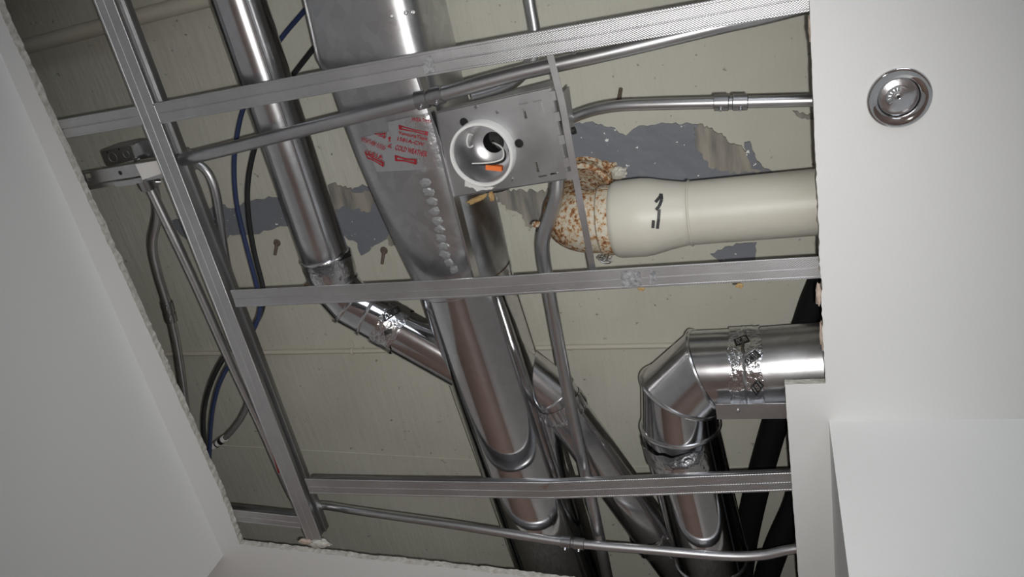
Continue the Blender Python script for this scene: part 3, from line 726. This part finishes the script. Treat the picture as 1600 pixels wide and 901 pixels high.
mb = MB(); mb.tube([P(348, 687, 1.0845), P(344, 690, 1.0845)], 0.0069, 12); mb.tube([P(340, 693, 1.0845), P(338.5, 694, 1.0845)], 0.0069, 12); build('barcode', mb, blackp, gcab)
# sticker on the thin conduit
for nm, m_, q in (('red_sticker', redp, [(424, 704), (430, 703), (441, 736), (435, 739)]), ('white_sticker', whitel, [(428, 703), (436, 701), (447, 735), (439, 738)])):
    sticker(q, m_, cf, tb, nm)

# ------------------------------------------------------------------ painted pipes on the slab
def slab_pipe(label, a, b, r, clip=None):
    o = thing('slab_pipe', label, 'pipe', a.lerp(b, .5)); mb = MB(); mb.tube([a, b], r, 20); build('tube', mb, pipem, o)
    if clip:
        d = (b-a).normalized(); mb = MB(); mb.ring(clip, d, r + .0012, 0.0025, 20)
        mb.box(clip + d.cross(Vector((0, 0, 1)))*(r+.010) + Vector((0, 0, r*.6)), d*.004, d.cross(Vector((0, 0, 1)))*.008, Vector((0, 0, .0015))); build('clip', mb, pipem, o)
slab_pipe('thick cream pipe on the slab at the upper left corner', P(-130, 118, 1.2265), P(420, -27, 1.2265), 0.0135)
slab_pipe('thin cream pipe crossing the slab below the middle tee', P(150, 555, 1.2352), P(1150, 538, 1.2352), 0.0048, P(551, 548, 1.2352))

# ------------------------------------------------------------------ left junction box and bracket
hb = 1.085
q = [P(157, 236, hb), P(204, 226, hb), P(213, 249, hb), P(166, 261, hb)]
e1 = (q[1]-q[0]); e2 = (q[3]-q[0]); up = Vector((0, 0, 1))
jb = thing('junction_box', 'small steel junction box above the left bracket', 'junction box', q[0].lerp(q[2], .5))
def rrect(q, r=0.15, n=4):
    out = []
    for i in range(4):
        c = q[i]; p = q[i-1]; nx = q[(i+1) % 4]
        a = c.lerp(p, r); b = c.lerp(nx, r)
        for k in range(n+1):
            t = k/n; out.append(a*(1-t)**2 + c*2*t*(1-t) + b*t*t)
    return out
mb = MB(); mb.poly(rrect(q), up, 0.038); build('box_body', mb, platem, jb, sm=False)
for u, v in ((168, 238), (186, 233)):
    mb = MB(); mb.lathe(P(u, v, hb), (0, 0, -1), [(0, 0.0004), (0.0016, 0.0004), (0.0016, -0.001)], 10); build('screw_hole', mb, darkm, jb)
for u, v, r in ((176, 246, .008), (197, 241, .006)):
    mb = MB(); mb.ring(P(u, v, hb), up, r, 0.0006, 20, 6); build('knockout', mb, platem, jb)
q2 = [P(206, 226, hb + .012), P(250, 214, hb + .012), P(258, 243, hb + .012), P(216, 250, hb + .012)]
mb = MB(); mb.poly(q2, up, 0.03); build('extension_box', mb, web_m, jb, sm=False)
mb = MB(); c = P(207, 236, hb - .001).lerp(P(209, 240, hb), .5); mb.box(c, e1.normalized()*0.0022, e2*0.42, up*0.002); build('cover_edge', mb, chrome_d, jb, sm=False)
mb = MB(); mb.lathe(P(213, 250, hb - .002), (0, 0, -1), [(0, 0.003), (0.0035, 0.0025), (0.004, 0), (0.004, -0.004)], 12); build('screw', mb, web_m, jb)
br = thing('box_bracket', 'slotted steel bracket bar between left board edge and main tee', 'bracket', P(190, 270, 1.03))
a, b = P(120, 281, 1.03), P(262, 257, 1.03); d = (b-a).normalized(); s = Vector((-d.y, d.x, 0)); L = (b-a).length/2; c = a.lerp(b, .5)
mb = MB(); mb.box(c, d*L, s*0.010, up*0.0008); bb = build('bar', mb, barm, br, sm=False)
cc = MB()
cc.box(P(140, 276, 1.03), d*0.006, s*0.0055, up*0.004)
cut(bb, cc)
mb = MB(); mb.box(c + s*0.0165 + up*.004, d*L, s*0.0035, up*0.0008); build('lower_rail', mb, barm, br, sm=False)
mb = MB(); mb.box(c + s*0.0085 + up*.006, d*L, s*0.0008, up*0.006); build('bar_lip', mb, web_m, br, sm=False)
q = [P(176, 285, 1.028), P(222, 277, 1.028), P(224, 284, 1.028), P(210, 288, 1.028), P(182, 292, 1.028)]
mb = MB(); mb.poly(q, up, 0.0015); build('ear', mb, barm, br, sm=False)
mb = MB(); mb.lathe(P(188, 270, 1.0292), (0, 0, -1), [(0, 0.0006), (0.0028, 0.0006), (0.0036, 0.0)], 14); build('bolt', mb, darkm, br)
q = [P(211, 257, 1.022), P(250, 250, 1.022), P(257, 264, 1.022), P(252, 271, 1.022), P(223, 281, 1.022)]
mb = MB(); mb.poly(q, up, 0.002); lb = build('sticker', mb, whitel, br, sm=False); lb['label'] = 'pale paper sticker'
mb = MB(); mb.tube([P(224, 276, 1.04), P(232, 294, 1.044)], 0.0125, 16); build('connector', mb, web_m, br)
mb = MB(); mb.lathe(P(246, 284, 1.04), (-.5, -.2, -0.5), [(0, .004), (.004, .0035), (.0045, 0), (.0045, -.005)], 12); build('screw', mb, web_m, br)
# conduit strap on the main tee
st = thing('conduit_clamp', 'small steel clamp fixed to the main tee near the long conduit', 'clamp', P(285, 245, 1.05))
q = [P(283, 236, 1.065), P(291, 235, 1.065), P(301, 268, 1.065), P(294, 272, 1.065)]
mb = MB(); mb.poly(q, up, 0.012); build('clamp_body', mb, barm, st, sm=False)
for u, v in ((279, 241), (286, 263)):
    mb = MB(); mb.lathe(P(u, v, 1.056), (0.6, 0, -.8), [(0, .005), (.004, .0045), (.0048, 0), (.0048, -.006)], 12); build('screw', mb, web_m, st)

# ------------------------------------------------------------------ recessed light rough-in
HL = 1.035
rl = thing('light_frame', 'grey recessed light mounting plate with round white rimmed hole', 'light housing', P(780, 225, HL))
q = [P(681, 176, HL), P(862, 136, HL), P(891, 279, HL), P(706, 308, HL)]
nrm = (q[1]-q[0]).cross(q[3]-q[0]).normalized(); nrm = nrm if nrm.z > 0 else -nrm
mb = MB(); mb.poly(q, nrm, 0.0014); pl = build('plate', mb, platem, rl, sm=False)
cn = P(757, 237, HL); cut_r = 0.0435
k = MB(); k.lathe(cn, up, [(0.0001, -.02), (cut_r, -.02), (cut_r, .02), (0.0001, .02)], 48); cut(pl, k)
e1 = (q[1]-q[0]).normalized(); e2 = up.cross(e1)
k = MB()
for (u, v), (a, b) in {(820, 177): (.0018, .007), (839, 278-17): (.0018, .007), (818, 161): (.006, .0012), (839, 157): (.006, .0012), (848, 275): (.006, .0012), (866, 271): (.006, .0012)}.items():
    k.box(P(u, v, HL), e1*a, e2*b, up*.01)
for u, v in ((725, 191), (811, 224)): k.lathe(P(u, v, HL), up, [(.0001, -.01), (.0062, -.01), (.0062, .01), (.0001, .01)], 20)
cut(pl, k)
for u, v in ((845, 168), (865, 256)):
    mb = MB(); mb.box(P(u, v, HL - .0008), e1*.0022, e2*.007, up*.0012); build('pressed_tab', mb, platem, rl, sm=False)
for u, v in ((777, 175), (800, 280), (744, 167), (796, 234)):
    mb = MB(); mb.lathe(P(u, v, HL), (0, 0, -1), [(0, .0022), (.0018, .002), (.0026, .0008), (.0028, -.001)], 12); build('rivet', mb, seam_m, rl)
# upturned edges
for a, b, hh in ((q[0], q[1], .022), (q[1], q[2], .02), (q[3], q[0], .02), (q[2], q[3], .02)):
    mb = MB(); mb.box(a.lerp(b, .5) + up*hh/2, (b-a)*.5, up.cross(b-a).normalized()*.0007, up*hh/2); build('upturned_edge', mb, platem, rl, sm=False)
hou = MB(); t_ = [P(742, 166, HL+.004), P(851, 138, HL+.004), P(858, 165, HL+.004), P(748, 190, HL+.004)]; hou.poly(t_, up, 0.045); build('wiring_box', hou, platem, rl, sm=False)
# can: rim, reflector, socket
mb = MB(); mb.lathe(cn, (0, 0, -1), [(.0405, -.006), (.0405, .016), (.0415, .0175), (.0445, .0175), (.0455, .016), (.0455, -.002)], 56); rim = build('rim', mb, whitep, rl)
mb = MB(); mb.lathe(cn, (0, 0, 1), [(.0404, -.012), (.0400, .010), (.0385, .024), (.034, .035), (.026, .042), (.0155, .0445)], 56); ref = build('reflector', mb, galv('can_reflector', 0.55, 0.40, 0.03, 60, 0.02, 0.05), rl)
mb = MB(); mb.lathe(cn + up*.010, (0, 0, 1), [(.0415, 0), (.064, 0), (.064, .012), (.0415, .012), (.0415, 0)], 40); build('dark_hole_backing', mb, darkm, rl)  # black ring behind the plate holes, standing in for shade inside the housing
mb = MB(); mb.lathe(cn + up*.0445, (0, 0, 1), [(.0155, 0), (.0150, .028), (.0001, .030)], 32); build('socket', mb, darkm, rl)
trr = bvh([ref]); mb = MB(); cp = [hit(trr, u, v, .001) for u, v in ((738, 210), (732, 209), (729, 218), (730, 227), (734, 230), (739, 227))]
if all(cp): mb.tube(smooth(cp, 4), .0013, 8); build('retaining_clip', mb, whitep, rl)
mb = MB(); mb.tube(smooth([cn + up*.050 + Vector((-.002, 0, 0)), P(778, 229, 1.062), P(788, 236, 1.052), P(788, 249, 1.045), P(776, 255, 1.042), P(758, 257, 1.042), P(738, 256.5, 1.044)], 6), .0016, 8); build('black_wire', mb, blackc, rl)
mb = MB(); mb.tube(smooth([cn + up*.052 + Vector((-.004, .002, 0)), P(774, 224, 1.061), P(785, 232, 1.051), P(786, 246, 1.045), P(775, 252, 1.042), P(758, 254.5, 1.042), P(738, 255.5, 1.044)], 6), .0013, 8); build('white_wire', mb, whitep, rl)
mb = MB(); a, b = P(760, 260, 1.043), P(785, 263, 1.043); mb.box(a.lerp(b, .5), (b-a)*.5, up.cross(b-a).normalized()*.0035, up*.004); wc = build('wire_connector', mb, orange, rl, sm=False); wc['label'] = 'orange wire connector'
q3 = [(727, 300-35), (733, 272), (760, 292), (775, 292), (770, 296), (745, 298), (724, 285)]
mb = MB(); mb.poly([P(u, v, HL - .0012) for u, v in jag([(728, 279), (740, 287), (758, 293), (776, 291), (768, 296), (752, 297), (745, 299), (738, 293), (726, 291)], 4, 1.0, 3)], up, .001); pd = build('plaster_smear', mb, whitep, rl, sm=False)
# bar hangers
def hanger(px, h, label_part):
    pts = [P(u, v, h) for u, v in px]; mb = MB(); d = (pts[-1]-pts[0]).normalized(); s = Vector((-d.y, d.x, 0))
    sweep_prof(mb, pts, [(-.0045, 0), (.0045, 0), (.0045, .0012), (.0008, .0012), (.0008, .012), (-.0008, .012), (-.0008, .0012), (-.0045, .0012)]); build('bar_hanger', mb, barm, rl, sm=False)
hanger([(858, 80), (878, 160), (898, 270), (927, 425)], 1.026, '')
mb = MB(); pts = [P(652, 112, 1.035), P(682, 200, 1.035), P(707, 300, 1.035), P(743, 440, 1.035)]
sweep_prof(mb, pts, [(-.0012, -.004), (.0022, -.004), (.0022, .018), (-.0012, .018)]); build('bar_hanger', mb, seam_m, rl, sm=False)
for t in (0.08, 0.3, 0.55, 0.8, 0.95):
    p = q[1].lerp(q[2], t); mb = MB(); mb.box(p + Vector((.001, 0, -.003)), e1*.004, (q[2]-q[1]).normalized()*.006, up*.004); build('hanger_tab', mb, barm, rl, sm=False)
a, b = P(884, 140, 1.05), P(893, 205, 1.05); mb = MB(); mb.box(a.lerp(b, .5), (b-a)*.5, e1*.001, up*.018); build('side_bracket', mb, platem, rl, sm=False)
mb = MB(); mb.tube([P(893, 205, 1.05), P(899, 203, 1.05)], .005, 12); build('bracket_stud', mb, darkm, rl)
lump('foam_drip', 745, 311, HL + .004, .016, .004, .004, brown, rl, 51, -.3)
lump('foam_drip', 768, 306, HL + .004, .004, .007, .005, brown, rl, 52)

# ------------------------------------------------------------------ sprinkler in the ceiling
sc = P(1405, 153, CEIL); dn = Vector((0, 0, -1))
sk = thing('ceiling_sprinkler', 'round chrome sprinkler in the white ceiling right of the opening', 'sprinkler', sc)
mb = MB(); mb.lathe(sc, dn, [(.0345, -.001), (.0345, .0012), (.0335, .0030), (.0315, .0034), (.0235, .0016), (.0228, .0008), (.0225, -.006), (.0225, -.012)], 64); build('escutcheon', mb, chrome, sk, sharp=60)
mb = MB(); mb.lathe(sc, dn, [(.0225, -.0085), (.0215, -.0055), (.020, -.0045), (.0001, -.004)], 64); build('cup', mb, chrome_d, sk)
mb = MB()
for i in range(7):
    a0_ = math.radians(150 + i*20); mb.box(sc + Vector((math.cos(a0_)*.010, math.sin(a0_)*.010, .0030)), Vector((math.cos(a0_), math.sin(a0_), 0))*.003, Vector((-math.sin(a0_), math.cos(a0_), 0))*.0011, up*.001)
build('deflector_teeth', mb, chrome, sk, sm=False)
mb = MB(); mb.tube(smooth([sc + Vector((math.cos(t)*.0125, math.sin(t)*.0125, .003)) for t in [math.radians(a) for a in range(140, 330, 15)]], 3), .0014, 8); build('deflector_arc', mb, chrome_d, sk)
mb = MB(); mb.lathe(sc, dn, [(.0001, -.0035), (.0022, -.0035), (.0030, -.0030), (.0042, -.0032), (.0046, -.005)], 24); build('fusible_plug', mb, chrome_d, sk)
mb = MB(); mb.lathe(sc, dn, [(.0001, -.0030), (.0017, -.0030), (.0018, -.004)], 16); build('plug_hole', mb, darkm, sk)

# ------------------------------------------------------------------ small fixings
def anchor(label, u, v, ang, L, m_=rust):
    o = thing('slab_anchor', label, 'anchor', P(u, v, SLAB)); a = P(u, v, SLAB); b = P(u + L*math.cos(ang), v + L*math.sin(ang), SLAB - 0.012)
    mb = MB(); mb.tube([a, a.lerp(b, .5), b], [.004, .0032, .003], 8); build('pin', mb, rustd, o)
    mb = MB(); mb.lathe(a, (0, 0, -1), [(.0001, .004), (.006, .0035), (.0075, 0)], 12); build('washer', mb, rustd, o)
rustd = mat('dark_rusted_steel', (0.13, 0.10, 0.075), 0.7)
bump(rustd, tex_noise(rustd, coords(rustd), 400, 3), .002, .5)
anchor('rusty anchor stub in the slab left of the slim duct', 433, 379, math.radians(100), 20)
anchor('rusty anchor stub in the slab between the two upper ducts', 600, 391, math.radians(98), 22)
anchor('rusty nail sticking out above the horizontal conduit', 966, 162, math.radians(-80), 24)
def wires(label, u, v, top, n=2):
    o = thing('hanger_wire', label, 'wire', P(u, v, CEIL + .03), 'tee hanger wires')
    for i in range(n):
        a = P(u + i*6 - 3, v, CEIL + .03); mb = MB(); b = Vector((a.x, a.y, EYE.z + top)); mb.tube([a, b], .0011, 6); build('strand', mb, web_m, o)
    c = P(u, v + 3, CEIL + .028); mb = MB()
    mb.tube([c + Vector((math.cos(t)*.0085, math.sin(t*1.3)*.0035, .0011*t)) for t in [x*.5 for x in range(26)]], .0008, 6); build('twist', mb, web_m, o)
wires('tie wire knotted on the middle tee below the bell hub', 945, 406, 1.10)
wires('tie wire pair hooked over the upper tee beside the right hanger', 892, 76, 1.10)
# small foam crumbs on the middle tee
def crumb(label, u, v):
    o = lump('foam_crumb', u, v, CEIL + GY + .002, .005, .003, .003, brown, None, int(u)); tag(o, label, 'crumb', 'foam crumbs')
crumb('tan foam crumb on the middle tee under the bell hub', 1002, 451)
crumb('tan foam crumb on the middle tee nearer the right board', 1156, 446)
mb = MB(); mb.tube(smooth([P(474, 450, 1.12), P(484, 441, 1.12), P(490, 436, 1.12), P(495, 433, 1.118)], 4), .0028, 8)
tag(build('twisted_wire', mb, rustd), 'dark twisted wire end at the slim duct elbow', 'wire')
# added unseen lamp panel that brightens the hall floor mirrored in the ducts
LX, LY = -1.0, 2.9
lp = thing('added_hall_panel', 'added square lamp panel, out of view in the hall beyond the opening', 'added fill light', Vector((LX, LY, Zc)))
mb = MB()
for sx, sy, ax_, ay_ in ((0, .3, .31, .01), (0, -.3, .31, .01), (.3, 0, .01, .31), (-.3, 0, .01, .31)): mb.box((LX+sx, LY+sy, Zc-.008), (ax_, 0, 0), (0, ay_, 0), (0, 0, .008))
build('frame', mb, whitep, lp, sm=False)
mb = MB(); mb.box((LX, LY, Zc-.003), (.29, 0, 0), (0, .29, 0), (0, 0, .002)); build('diffuser', mb, glow, lp, sm=False)
